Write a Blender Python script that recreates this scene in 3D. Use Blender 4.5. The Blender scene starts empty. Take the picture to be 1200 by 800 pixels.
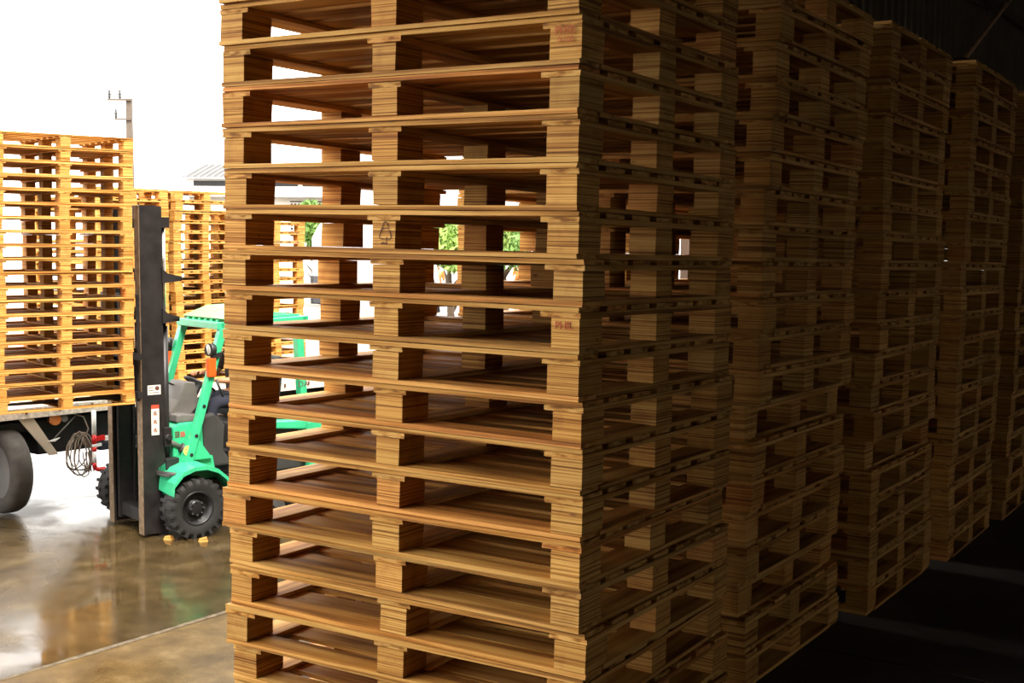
import bpy, bmesh, math, random
from mathutils import Matrix, Vector, Euler
R = math.radians
scn = bpy.context.scene
col = scn.collection
rnd = random.Random(7)

# ------------------------------------------------------------------ camera, sky, exposure
EYE = 1.5093
F = 1480.9
cam = bpy.data.cameras.new('camera'); camo = bpy.data.objects.new('camera', cam); col.objects.link(camo)
cam.sensor_width = 36.0; cam.lens = F * 36.0 / 1200.0; cam.clip_start = .05; cam.clip_end = 600
yaw = R(32.124); roll = R(.356); pitch = math.atan((400 - 281.95) / F)
fw = Vector((-math.sin(yaw) * math.cos(pitch), math.cos(yaw) * math.cos(pitch), -math.sin(pitch)))
rt0 = Vector((math.cos(yaw), math.sin(yaw), 0)); up0 = rt0.cross(fw)
rt = rt0 * math.cos(roll) + up0 * math.sin(roll); up = up0 * math.cos(roll) - rt0 * math.sin(roll)
camo.matrix_world = Matrix(((rt.x, up.x, -fw.x, 0), (rt.y, up.y, -fw.y, 0), (rt.z, up.z, -fw.z, EYE), (0, 0, 0, 1)))
scn.camera = camo
scn.view_settings.view_transform = 'Standard'; scn.view_settings.look = 'None'
scn.view_settings.gamma = 1; scn.view_settings.use_curve_mapping = False
scn.view_settings.exposure = 0.0
SKY = 5.2
w = bpy.data.worlds.new('overcast_sky'); scn.world = w; w.use_nodes = True
bg = w.node_tree.nodes['Background']; bg.inputs[0].default_value = (1, .97, .93, 1); bg.inputs[1].default_value = SKY

sun = bpy.data.lights.new('sun', 'SUN'); sun.energy = 8.0; sun.angle = R(18); sun.color = (1, .93, .82)
suno = bpy.data.objects.new('sun', sun); col.objects.link(suno); suno.location = (20, -12, 25)
suno.rotation_euler = Vector((.50, -.30, .82)).to_track_quat('Z', 'Y').to_euler()

# ------------------------------------------------------------------ materials
def nodes(name):
    m = bpy.data.materials.new(name); m.use_nodes = True
    nt = m.node_tree; return m, nt, nt.nodes['Principled BSDF']
def N(nt, t, **kw):
    n = nt.nodes.new(t)
    for k, v in kw.items():
        if k.startswith('i_'): n.inputs[k[2:].replace('_', ' ')].default_value = v
        else: setattr(n, k, v)
    return n
def ramp(nt, fac, stops):
    r = nt.nodes.new('ShaderNodeValToRGB'); e = r.color_ramp.elements
    while len(e) < len(stops): e.new(.5)
    for i, (p, c) in enumerate(stops): e[i].position = p; e[i].color = (*c, 1)
    nt.links.new(fac, r.inputs[0]); return r.outputs[0]
def mix(nt, a, b, fac, mode='MIX'):
    m = nt.nodes.new('ShaderNodeMix'); m.data_type = 'RGBA'; m.blend_type = mode
    for s, v in ((m.inputs[0], fac), (m.inputs[6], a), (m.inputs[7], b)):
        if hasattr(v, 'is_linked'): nt.links.new(v, s)
        else: s.default_value = v if isinstance(v, float) else (*v, 1)
    return m.outputs[2]
def objvec(nt, scale, rand=True):
    tc = nt.nodes.new('ShaderNodeTexCoord'); mp = nt.nodes.new('ShaderNodeMapping')
    mp.inputs['Scale'].default_value = scale
    if rand:
        oi = nt.nodes.new('ShaderNodeObjectInfo'); mu = N(nt, 'ShaderNodeMath', operation='MULTIPLY'); mu.inputs[1].default_value = 37.0
        nt.links.new(oi.outputs['Random'], mu.inputs[0])
        ad = N(nt, 'ShaderNodeVectorMath', operation='ADD'); nt.links.new(tc.outputs['Object'], ad.inputs[0]); nt.links.new(mu.outputs[0], ad.inputs[1])
        nt.links.new(ad.outputs[0], mp.inputs[0])
    else: nt.links.new(tc.outputs['Object'], mp.inputs[0])
    return mp.outputs[0]
def noise(nt, vec, scale=1., detail=3., rough=.55, dist=0.):
    n = nt.nodes.new('ShaderNodeTexNoise'); n.inputs['Scale'].default_value = scale; n.inputs['Detail'].default_value = detail
    n.inputs['Roughness'].default_value = rough; n.inputs['Distortion'].default_value = dist
    nt.links.new(vec, n.inputs['Vector']); return n.outputs['Fac']
def bump(nt, b, h, s, d=.002):
    n = nt.nodes.new('ShaderNodeBump'); n.inputs['Strength'].default_value = s; n.inputs['Distance'].default_value = d
    nt.links.new(h, n.inputs['Height']); nt.links.new(n.outputs[0], b.inputs['Normal'])
def wood(name, scale, lo, mid, hi, big=(2, 2, 2)):
    m, nt, b = nodes(name)
    f = noise(nt, objvec(nt, scale), 1, 3, .5, .04)
    c = ramp(nt, f, [(.36, lo), (.45, mid), (.58, hi)])
    g = noise(nt, objvec(nt, big), 2.2, 3)
    c2 = mix(nt, c, (.52, .36, .25), ramp(nt, g, [(.52, (0, 0, 0)), (.8, (.55, .55, .55))]), 'MULTIPLY')
    oi = nt.nodes.new('ShaderNodeObjectInfo')
    tint = ramp(nt, oi.outputs['Random'], [(0, (.84, .74, .60)), (.3, (1., .97, .90)), (.5, (.95, .80, .62)), (.65, (.84, .82, .80)), (.85, (1.14, 1.09, 1.04)), (1, (1.05, .80, .68))])
    c3 = mix(nt, c2, tint, 1.0, 'MULTIPLY')
    # knots and dark streaks
    v = nt.nodes.new('ShaderNodeTexVoronoi'); v.inputs['Scale'].default_value = 5.5
    nt.links.new(objvec(nt, (1, 2.2, 2.6)), v.inputs['Vector'])
    k = ramp(nt, v.outputs['Distance'], [(.03, (.8, .8, .8)), (.085, (0, 0, 0))])
    c4 = mix(nt, c3, (.16, .07, .025), k, 'MIX')
    nt.links.new(c4, b.inputs['Base Color']); b.inputs['Roughness'].default_value = .72
    b.inputs['Specular IOR Level'].default_value = .25
    bump(nt, b, f, .55, .0025)
    return m
W_LO, W_MID, W_HI = (.13, .045, .006), (.47, .225, .045), (.65, .39, .115)
M = {}
M['board'] = wood('wood_board', (1.3, 22, 95), (.26, .115, .022), W_MID, W_HI)
M['block'] = wood('wood_block', (1.6, 1.6, 215), (.19, .075, .012), (.44, .205, .040), (.65, .385, .108), (7, 7, 7))
def plain(name, c, rough=.5, metal=0., var=.0, scale=6., emis=None, spec=None, bmp=0., coat=0.):
    m, nt, b = nodes(name)
    b.inputs['Roughness'].default_value = rough; b.inputs['Metallic'].default_value = metal
    if spec is not None: b.inputs['Specular IOR Level'].default_value = spec
    if coat: b.inputs['Coat Weight'].default_value = coat
    f = noise(nt, objvec(nt, (1, 1, 1), False), scale, 4)
    v = max(var, .06)
    c1 = tuple(x * (1 - v) for x in c); c2 = tuple(min(1, x * (1 + v)) for x in c)
    nt.links.new(ramp(nt, f, [(.3, c1), (.7, c2)]), b.inputs['Base Color'])
    if bmp: bump(nt, b, noise(nt, objvec(nt, (1, 1, 1), False), scale * 8, 3), bmp)
    return m
M['steel'] = plain('dark_mast_steel', (.020, .017, .017), .42, .3, .4, 8, spec=.5)
M['rail'] = plain('worn_rail_edge', (.22, .15, .09), .5, .5, .4, 20)
M['black'] = plain('black_parts', (.012, .011, .012), .5, 0, .3)
M['chassis'] = plain('truck_chassis_black', (.014, .012, .012), .7, 0, .4)
M['green'] = plain('green_paint', (.036, .43, .20), .35, 0, .12, 5, coat=.3)
M['rubber'] = plain('tyre_rubber', (.012, .011, .010), .75, 0, .3, 12, bmp=.3)
M['rubber_dust'] = plain('dusty_truck_tyre', (.065, .056, .046), .85, 0, .3, 9, bmp=.3)
M['grey'] = plain('grey_plastic', (.12, .11, .10), .5, 0, .15)
M['dgrey'] = plain('dark_grey_plastic', (.035, .033, .031), .55, 0, .2)
M['chrome'] = plain('chrome_rod', (.75, .72, .68), .18, 1.)
M['white'] = plain('white_paint', (.82, .80, .77), .45, 0, .08)
M['dirty_white'] = plain('stained_white_deck_edge', (.68, .60, .50), .7, 0, .35, 22)
M['red'] = plain('red_paint', (.62, .015, .012), .4)
M['orange'] = plain('orange_lens', (.85, .09, .01), .25, 0, .05, coat=.5)
M['amber'] = plain('amber_lens', (.55, .14, .03), .25, 0, .2, coat=.5)
M['lens'] = plain('clear_lamp_lens', (.62, .58, .52), .12, .3)
M['glass'] = plain('dark_window_glass', (.01, .012, .018), .06, 0, .1, spec=.8)
M['cable'] = plain('grey_cable', (.30, .24, .19), .6)
M['ivory'] = plain('ivory_label', (.72, .66, .56), .6)
M['ink'] = plain('dark_ink', (.10, .035, .02), .8)
M['redink'] = plain('faded_red_ink', (.55, .13, .05), .85)
M['yellow'] = plain('yellow_sticker', (.55, .52, .13), .5)
M['skin'] = plain('skin', (.46, .20, .10), .55)
M['navy'] = plain('dark_navy_cloth', (.018, .02, .035), .9, 0, .2)
M['brown_shirt'] = plain('dark_brown_cloth', (.05, .025, .02), .9, 0, .2)
M['orange_cloth'] = plain('orange_work_cloth', (.75, .14, .02), .85, 0, .15)
M['hair'] = plain('black_hair', (.01, .008, .007), .6)
M['eye'] = plain('eye_white', (.7, .68, .66), .2)
M['roofgrey'] = plain('weathered_roof_sheet', (.085, .085, .085), .6, .2, .15, 1.5)
M['blue_grey'] = plain('blue_grey_sheet', (.07, .09, .105), .5, .3, .1)
M['render_white'] = plain('white_rendered_wall', (.80, .77, .72), .8, 0, .06, 2)
M['concrete_pole'] = plain('concrete_pole', (.11, .085, .065), .85, 0, .15, 3)
M['bark'] = plain('bark', (.12, .08, .05), .9, 0, .3)
M['leaf'] = plain('leaf_green', (.14, .26, .05), .6, 0, .45, 1.2)
M['leaf2'] = plain('leaf_pale_green', (.24, .36, .08), .6, 0, .4, 1.2)
M['sheet'] = plain('dull_steel_sheet', (.20, .165, .12), .6, .1, .25, 2)
M['beam'] = plain('brown_painted_steel', (.12, .07, .04), .55, .2, .25)
M['plum'] = plain('plum_plastic', (.22, .02, .07), .5)
# wet yard concrete
def wet(name, cs, rs, sp=.42):
    m, nt, b = nodes(name)
    tc = nt.nodes.new('ShaderNodeTexCoord'); P = tc.outputs['Object']
    mp = N(nt, 'ShaderNodeMapping'); mp.inputs['Scale'].default_value = (1, 1, 1); nt.links.new(P, mp.inputs[0]); P = mp.outputs[0]
    big = noise(nt, P, .55, 4, .55, .6); mid = noise(nt, P, 3.2, 5, .6); fine = noise(nt, P, 60, 3, .6)
    c = ramp(nt, mid, [(.3, cs[0]), (.55, cs[1]), (.75, cs[2])])
    c = mix(nt, c, (.62, .58, .55), ramp(nt, fine, [(.45, (0, 0, 0)), (.7, (.7, .7, .7))]), 'MULTIPLY')
    nt.links.new(c, b.inputs['Base Color'])
    r = ramp(nt, big, [(.40, (rs[0],) * 3), (.50, (rs[1],) * 3), (.66, (rs[2],) * 3)])
    nt.links.new(r, b.inputs['Roughness']); b.inputs['IOR'].default_value = 1.33
    b.inputs['Specular IOR Level'].default_value = sp
    hgt = mix(nt, fine, mid, .35)
    bn = nt.nodes.new('ShaderNodeBump'); bn.inputs['Distance'].default_value = .003
    nt.links.new(ramp(nt, big, [(.42, (.05, .05, .05)), (.62, (.6, .6, .6))]), bn.inputs['Strength'])
    nt.links.new(hgt, bn.inputs['Height']); nt.links.new(bn.outputs[0], b.inputs['Normal'])
    return m
M['sheet_pale'] = plain('pale_bounce_sheet', (.30, .27, .22), .6, .0, .15, 2)  # paler than the other walls, to bounce fill light into the shed
M['wet'] = wet('wet_concrete', ((.034, .022, .009), (.062, .041, .017), (.11, .078, .036)), (.03, .15, .42))
M['damp'] = wet('damp_concrete', ((.065, .038, .012), (.135, .084, .030), (.23, .155, .068)), (.25, .45, .65), .28)
M['joint'] = plain('pale_joint_sealant', (.13, .10, .065), .95, 0, .4, 14, spec=.1)
M['slab'] = plain('dusty_dock_concrete', (.035, .030, .024), .75, 0, .25, 3, bmp=.3)

# ------------------------------------------------------------------ mesh builder
class MB:
    def __init__(s): s.v = []; s.f = []; s.mi = []; s.sm = []
    def add(s, vs, fs, mi=0, smooth=False):
        o = len(s.v); s.v += [tuple(v) for v in vs]; s.f += [tuple(i + o for i in f) for f in fs]
        s.mi += [mi] * len(fs); s.sm += [smooth] * len(fs); return s
    def box(s, x0, x1, y0, y1, z0, z1, mi=0, mat=None):
        vs = [Vector((x, y, z)) for z in (z0, z1) for y in (y0, y1) for x in (x0, x1)]
        if mat: vs = [mat @ v for v in vs]
        return s.add(vs, [(0, 2, 3, 1), (4, 5, 7, 6), (0, 1, 5, 4), (2, 6, 7, 3), (0, 4, 6, 2), (1, 3, 7, 5)], mi)
    def beam(s, a, b, wx, wy, mi=0, upv=(0, 0, 1)):
        a = Vector(a); b = Vector(b); d = (b - a).normalized(); u = Vector(upv)
        if abs(d.dot(u)) > .98: u = Vector((1, 0, 0))
        x = d.cross(u).normalized(); y = x.cross(d).normalized(); vs = []
        for p in (a, b):
            for sx, sy in ((-1, -1), (1, -1), (1, 1), (-1, 1)): vs.append(p + x * sx * wx / 2 + y * sy * wy / 2)
        return s.add(vs, [(3, 2, 1, 0), (4, 5, 6, 7), (0, 1, 5, 4), (1, 2, 6, 5), (2, 3, 7, 6), (3, 0, 4, 7)], mi)
    def tube(s, pts, r, n=8, mi=0, cap=True, closed=False):
        pts = [Vector(p) for p in pts]; rings = []; L = len(pts); rs = r if isinstance(r, (list, tuple)) else [r] * L
        ref = None
        for i, p in enumerate(pts):
            a = pts[(i - 1) % L] if (closed or i > 0) else p; b = pts[(i + 1) % L] if (closed or i < L - 1) else p
            d = (b - a).normalized()
            if ref is None: ref = Vector((0, 0, 1)) if abs(d.z) < .9 else Vector((1, 0, 0))
            x = d.cross(ref).normalized(); y = x.cross(d).normalized(); ref = y
            rings.append([p + (x * math.cos(t) + y * math.sin(t)) * rs[i] for t in [2 * math.pi * k / n for k in range(n)]])
        vs = [v for rg in rings for v in rg]; fs = []
        for i in range(L if closed else L - 1):
            j = (i + 1) % L
            for k in range(n): fs.append((i * n + k, i * n + (k + 1) % n, j * n + (k + 1) % n, j * n + k))
        s.add(vs, fs, mi, True)
        if cap and not closed:
            o = len(s.v) - len(vs); s.f += [tuple(range(o + n - 1, o - 1, -1)), tuple(range(o + (L - 1) * n, o + L * n))]; s.mi += [mi] * 2; s.sm += [False] * 2
        return s
    def lathe(s, prof, n=32, axis='y', c=(0, 0, 0), mi=0, smooth=True):
        # prof: (radius, offset along axis)
        vs = []; c = Vector(c)
        for r, h in prof:
            for k in range(n):
                t = 2 * math.pi * k / n; a, b = r * math.cos(t), r * math.sin(t)
                vs.append(c + (Vector((a, h, b)) if axis == 'y' else Vector((a, b, h)) if axis == 'z' else Vector((h, a, b))))
        fs = []
        for i in range(len(prof) - 1):
            for k in range(n): fs.append((i * n + k, (i + 1) * n + k, (i + 1) * n + (k + 1) % n, i * n + (k + 1) % n))
        return s.add(vs, fs, mi, smooth)
    def prism(s, poly, y0, y1, mi=0, plane='xz'):
        n = len(poly); mk = (lambda a, b, y: (a, y, b)) if plane == 'xz' else (lambda a, b, y: (y, a, b)) if plane == 'yz' else (lambda a, b, y: (a, b, y))
        vs = [mk(a, b, y0) for a, b in poly] + [mk(a, b, y1) for a, b in poly]
        fs = [tuple(range(n)), tuple(range(2 * n - 1, n - 1, -1))] + [(i, n + i, n + (i + 1) % n, (i + 1) % n) for i in range(n)]
        return s.add(vs, fs, mi)
    def mesh(s, name, mats, bevel=0.):
        me = bpy.data.meshes.new(name); me.from_pydata(s.v, [], s.f)
        for m in (mats if isinstance(mats, (list, tuple)) else [mats]): me.materials.append(m)
        me.polygons.foreach_set('material_index', s.mi); me.polygons.foreach_set('use_smooth', s.sm)
        bm = bmesh.new(); bm.from_mesh(me); bmesh.ops.recalc_face_normals(bm, faces=bm.faces)
        if bevel:
            ed = [e for e in bm.edges if len(e.link_faces) == 2 and e.calc_face_angle(0) > .5]
            bmesh.ops.bevel(bm, geom=ed, offset=bevel, segments=2, affect='EDGES', profile=.6)
        bm.to_mesh(me); bm.free(); me.update(); return me
    def obj(s, name, mats, parent=None, bevel=0.):
        o = bpy.data.objects.new(name, s.mesh(name, mats, bevel)); col.objects.link(o)
        if parent: o.parent = parent
        return o
def tag(o, label=None, cat=None, group=None, kind=None):
    for k, v in (('label', label), ('category', cat), ('group', group), ('kind', kind)):
        if v: o[k] = v
    return o
def empty(name, loc=(0, 0, 0), rz=0., label=None, cat=None, group=None, kind=None, mat=None):
    o = bpy.data.objects.new(name, None); o.empty_display_size = .2; col.objects.link(o)
    if mat is not None: o.matrix_world = mat
    else: o.location = loc; o.rotation_euler = (0, 0, rz)
    return tag(o, label, cat, group, kind)
def lab(o, t): o['label'] = t; return o

# ------------------------------------------------------------------ setting: dock, yard, shed
YARD = -1.32
SLOPE = Euler((R(-.866), 0, 0)).to_matrix() @ Euler((0, R(.690), 0)).to_matrix()   # the dock floor drains towards its far end
def dock_point(x, y, z=0.): return Vector((-1.5614, 2.794, 0)) + SLOPE @ Vector((x + 1.5614, y - 2.794, z))
def dock_mat(x, y, z=0., rz=0.): return Matrix.Translation(dock_point(x, y, z)) @ (SLOPE @ Euler((0, 0, rz)).to_matrix()).to_4x4()
fl = empty('floor', kind='structure', mat=dock_mat(0, 0))
fl['label'] = 'dusty grey concrete dock floor of the dark shed'
xs = [-3.0, 1.0, 5.0, 9.3]; ys = [-8.2, -3.9, .35, 4.6, 8.85, 13.1, 17.35, 22.0]
for i in range(3):
    for j in range(7):
        MB().box(xs[i] + .004, xs[i + 1] - .004, ys[j] + .004, ys[j + 1] - .004, -.18, 0).obj('concrete_slab', M['slab'], fl, .004)
MB().box(-2.99, 9.28, -8.18, 21.98, -1.7, -.19).obj('dock_base', M['slab'], fl)

yd = empty('yard', (-6.97, 4.95, YARD), R(-4), kind='structure')
MB().box(-160, 60, -60, 160, -.40, -.06).obj('ground_base', M['wet'], yd)
gx = [3.95, -.0, -7.5, -15, -24, -40]; gy = [-14, -4.5, 14.0, 30, 55]
for i in range(5):
    for j in range(4):
        a = MB(); a.box(gx[i + 1] + .014, gx[i] - .014, gy[j] + .014, gy[j + 1] - .014, -.06, 0)
        a.obj('concrete_slab', M['damp'] if i == 0 else M['wet'], yd)
MB().box(-150, -40.02, -50, 150, -.06, 0).obj('far_paving', M['wet'], yd)
MB().box(-40, 4, 55.02, 150, -.06, 0).obj('far_paving', M['wet'], yd)
j1 = MB()
prev = None
rj = random.Random(3); pts = []
for k in range(60):
    y = -14 + k * 28 / 59; pts.append((rj.uniform(-.006, .006), y, rj.uniform(.001, .006), rj.uniform(.018, .030)))
vs = []; fs = []
for i, (x, y, z, hw) in enumerate(pts): vs += [(x - hw, y, -.03), (x - hw, y, z), (x + hw, y, z), (x + hw, y, -.03)]
for i in range(59):
    for q in range(3): fs.append((i * 4 + q, i * 4 + q + 1, i * 4 + q + 5, i * 4 + q + 4))
j1.add(vs, fs); lab(j1.obj('joint_sealant', M['joint'], yd), 'pale ragged joint line across the wet yard')

def corrugated(length, height, pitch=.2, depth=.03):
    """sheet in local x (length) / z (height), ribs stand out along -y"""
    n = int(round(length / pitch)); vs = []; fs = []
    prof = []
    for k in range(n):
        x = k * pitch; prof += [(x, 0), (x + pitch * .55, 0), (x + pitch * .65, depth), (x + pitch * .9, depth)]
    prof.append((length, 0))
    for t in (0, .0012):
        for x, d in prof: vs += [(x, -d + t, 0), (x, -d + t, height)]
    m = len(prof)
    for o in (0, 2 * m):
        for i in range(m - 1): fs.append((o + 2 * i, o + 2 * i + 2, o + 2 * i + 3, o + 2 * i + 1))
    return MB().add(vs, fs)
# wall on the yard side beyond the open bay; a doorway is left in it
wl = empty('wall_left', (-3.02, 6.65, 0), R(90), kind='structure'); wl['label'] = 'dark corrugated steel wall on the yard side of the shed'
me_full = corrugated(1.0, 6.0).mesh('wall_sheet', M['sheet']); me_top = corrugated(1.0, 3.15).mesh('wall_sheet', M['sheet'])
for k in range(16):
    o = bpy.data.objects.new('wall_sheet', me_top if k in (6, 7) else me_full); col.objects.link(o); o.parent = wl
    o.location = (k * 1.0, 0, 2.6 if k in (6, 7) else -.25)
for z in (.7, 2.62, 4.0, 5.4):
    if z < 2.5:
        MB().box(0, 6, .01, .07, z, z + .1).obj('girt', M['beam'], wl); MB().box(8, 15, .01, .07, z, z + .1).obj('girt', M['beam'], wl)
    else: MB().box(0, 16, -.10, -.035, z, z + .1).obj('girt', M['beam'], wl)
hd = empty('added_bay_header', (-3.02, -8.3, 0), R(90), kind='structure'); hd['label'] = 'added corrugated header panel, stepped to limit sky light into the open bay'
for k in range(15):  # sheets added above and beside the bay to limit the sky light entering
    lo = -.2 if k < 4 else 4.9 if k < 8 else 3.3 if k < 11 else 2.75
    if k in (0, 4, 8, 11): mh = corrugated(1.0, 5.7 - lo).mesh('header_sheet', M['sheet'])
    o = bpy.data.objects.new('header_sheet', mh); col.objects.link(o); o.parent = hd; o.location = (k * 1.0, 0, lo)
MB().box(4, 8, -.08, .08, 4.78, 4.90).obj('header_beam', M['beam'], hd); MB().box(8, 11, -.08, .08, 3.18, 3.30).obj('header_beam', M['beam'], hd); MB().box(11, 14.8, -.08, .08, 2.63, 2.75).obj('header_beam', M['beam'], hd)
def col_steel(x, y, h, parent=None):
    a = MB(); a.box(x - .1, x + .1, y - .1, y - .09, -.3, h); a.box(x - .1, x + .1, y + .09, y + .1, -.3, h); a.box(x - .005, x + .005, y - .09, y + .09, -.3, h); return a
for i, y in enumerate((-7.9, 6.55, 18.0, 22.4)):
    o = col_steel(-2.85 if y > 0 else -2.85, y, 5.7).obj('trim_%d' % (i + 1), M['beam']); o['kind'] = 'structure'; o['label'] = 'steel column at the yard side of the shed'
wf = empty('wall_far', (-3.0, 22.6, 0), 0, kind='structure'); wf['label'] = 'corrugated steel end wall deep in the shed'
for k in range(13):
    o = bpy.data.objects.new('wall_sheet', me_full); col.objects.link(o); o.parent = wf; o.location = (k * 1.0, 0, -.35)
    if k >= 0: o.scale = (1, 1, 1.15)
wr = empty('wall_right', (9.4, 22.6, 0), R(-90), kind='structure'); wr['label'] = 'corrugated steel side wall opposite the yard, two openings added for fill light'
me_pale = corrugated(1.0, 6.0).mesh('wall_sheet', M['sheet_pale'])
for k in range(31):  # openings added under two raised sheets let in fill daylight
    o = bpy.data.objects.new('wall_sheet', me_pale); col.objects.link(o); o.parent = wr; hi = k in (10, 19); o.location = (k * 1.0, 0, 2.5 if hi else -.35); o.scale = (1, 1, .97 if hi else 1.45)
wb = empty('wall_back', (9.4, -8.3, 0), R(180), kind='structure'); wb['label'] = 'corrugated steel wall behind the photographer'
for k in range(13):
    o = bpy.data.objects.new('wall_sheet', me_full); col.objects.link(o); o.parent = wb; o.location = (k * 1.0, 0, -.2); o.scale = (1, 1, 1.3)
rf = empty('ceiling', (0, 0, 0), 0, kind='structure'); rf['label'] = 'corrugated shed roof on steel rafters'
rs = Matrix.Rotation(R(8), 4, 'Y').inverted()
for k in range(31):
    a = MB(); y0 = -8.3 + k
    a.add([(-3.5, y0, 5.5), (9.6, y0, 7.3), (9.6, y0 + 1, 7.3), (-3.5, y0 + 1, 5.5), (-3.5, y0, 5.55), (9.6, y0, 7.35), (9.6, y0 + 1, 7.35), (-3.5, y0 + 1, 5.55)], [(0, 1, 2, 3), (7, 6, 5, 4), (0, 4, 5, 1), (1, 5, 6, 2), (2, 6, 7, 3), (3, 7, 4, 0)])
    for q in range(5): a.add([(-3.5, y0 + .1 + q * .2, 5.5), (9.6, y0 + .1 + q * .2, 7.3), (9.6, y0 + .13 + q * .2, 7.26), (-3.5, y0 + .13 + q * .2, 5.46), (9.6, y0 + .16 + q * .2, 7.3), (-3.5, y0 + .16 + q * .2, 5.5)], [(0, 1, 2, 3), (3, 2, 4, 5)])
    a.obj('roof_sheet', M['sheet'], rf)
for y in (-7.9, -.2, 7.45, 15., 22.3): MB().beam((-3.4, y, 5.38), (9.4, y, 7.14), .14, .2).obj('rafter', M['beam'], rf)
for k in range(6):
    x = -3 + k * 2.3; MB().beam((x, -8.2, 5.43 + (x + 3.4) * .1375 + .06), (x, 22.5, 5.43 + (x + 3.4) * .1375 + .06), .06, .06).obj('purlin', M['beam'], rf)
br = empty('wall_brace', (-2.86, 12.63, 3.26), 0, 'thin pale diagonal steel brace rod against the dark shed wall', 'brace')
MB().tube([(0, 0, 0), (0, 2.9, 1.27)], .022, 8).obj('rod', plain('rusty_rod', (.80, .52, .32), .5, 0, .15), br)
a = MB(); a.box(-.09, .03, -.05, .05, -.09, .01); a.obj('bracket', M['beam'], br)
a = MB(); a.box(-.09, .03, 2.86, 2.96, 1.24, 1.36); a.obj('bracket', M['beam'], br)
MB().beam((-.1, -3.2, .46), (-.1, 1.55, .72), .04, .04).obj('cross_tie', M['beam'], br)

# ------------------------------------------------------------------ pallets
P = .122; PW = 1.248; PL = 1.002
T_BOT, T_BLK, T_STR, T_DECK = .0135, .0785, .0150, .0140
def rough_box(lx, ly, lz, rn, seg=5, jit=.0009):
    vs = []; fs = []
    for i in range(seg + 1):
        x = -lx / 2 + lx * i / seg
        e = rn.uniform(-.0028, .0028) if i in (0, seg) else 0
        for (sy, sz) in ((-1, 0), (1, 0), (1, 1), (-1, 1)):
            vs.append((x + e + rn.uniform(-.0012, .0012), sy * ly / 2 + rn.uniform(-jit, jit) * 1.3, sz * lz + (rn.uniform(-jit, .0) if sz else rn.uniform(0, jit))))
    for i in range(seg):
        for k in range(4): fs.append((i * 4 + k, i * 4 + (k + 1) % 4, (i + 1) * 4 + (k + 1) % 4, (i + 1) * 4 + k))
    fs += [(3, 2, 1, 0), tuple(range(seg * 4, seg * 4 + 4))]
    return MB().add(vs, fs)
def pallet_parts(seed):
    rn = random.Random(seed); out = []
    for i in range(3):                                       # base boards under the blocks
        ww = rn.uniform(.093, .103)
        x = (-1, 0, 1)[i] * (PW / 2 - ww / 2)
        out.append(('bottom_board', rough_box(PL - .214, ww, T_BOT, rn, 4), M['board'], (x, 0, 0), R(90)))
    for s in (-1, 1):
        ww = rn.uniform(.098, .105)
        out.append(('bottom_board', rough_box(PW - rn.uniform(0, .006), ww, T_BOT, rn, 6), M['board'], (rn.uniform(-.003, .003), s * (PL / 2 - ww / 2), 0), 0))
    bx = .086
    for i in (-1, 0, 1):
        for j in (-1, 0, 1):
            ww = bx + rn.uniform(-.004, .006); dd = (.122 if j else .102) + rn.uniform(-.004, .004)
            x = i * (PW / 2 - ww / 2 - rn.uniform(0, .004)); y = j * (PL / 2 - dd / 2 - rn.uniform(0, .005))
            out.append(('block', rough_box(ww, dd, T_BLK, rn, 1, .0012), M['block'], (x, y, T_BOT), 0))
    for i in (-1, 0, 1):
        ww = rn.uniform(.112, .120)
        out.append(('stringer_board', rough_box(PL - rn.uniform(0, .008), ww, T_STR, rn, 5), M['board'], (i * (PW / 2 - ww / 2), 0, T_BOT + T_BLK), R(90)))
    for k in range(7):
        ww = rn.uniform(.100, .112) if k not in (0, 6) else rn.uniform(.108, .114)
        y = -PL / 2 + .055 + k * (PL - .11) / 6
        if k in (0, 6): y = (-1 if k == 0 else 1) * (PL / 2 - ww / 2)
        out.append(('deck_board', rough_box(PW - rn.uniform(0, .010), ww, T_DECK, rn, 7, .0012), M['board'], (rn.uniform(-.003, .003), y + rn.uniform(-.003, .003), T_BOT + T_BLK + T_STR), 0))
    return [(n, mb.mesh(n, m), loc, rz) for n, mb, m, loc, rz in out]
PROTO = []
for s in range(6):
    root = bpy.data.objects.new('wooden_pallet', None); root.empty_display_size = .2
    kids = []
    for n, me, loc, rz in pallet_parts(100 + s):
        o = bpy.data.objects.new(n, me); o.location = loc; o.rotation_euler = (0, 0, rz); kids.append(o)
    PROTO.append((root, kids))
def place_pallet(mat, label, group, rn):
    root, kids = PROTO[rn.randrange(6)]
    r = root.copy(); col.objects.link(r); r.matrix_world = mat
    for k in kids:
        c = k.copy(); c.parent = r; col.objects.link(c)
    return tag(r, label, 'pallet', group)
ORD = ['first', 'second', 'third', 'fourth', 'fifth', 'sixth', 'seventh', 'eighth', 'ninth', 'tenth', 'eleventh', 'twelfth', 'thirteenth', 'fourteenth', 'fifteenth', 'sixteenth', 'seventeenth', 'eighteenth', 'nineteenth', 'twentieth']
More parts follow.
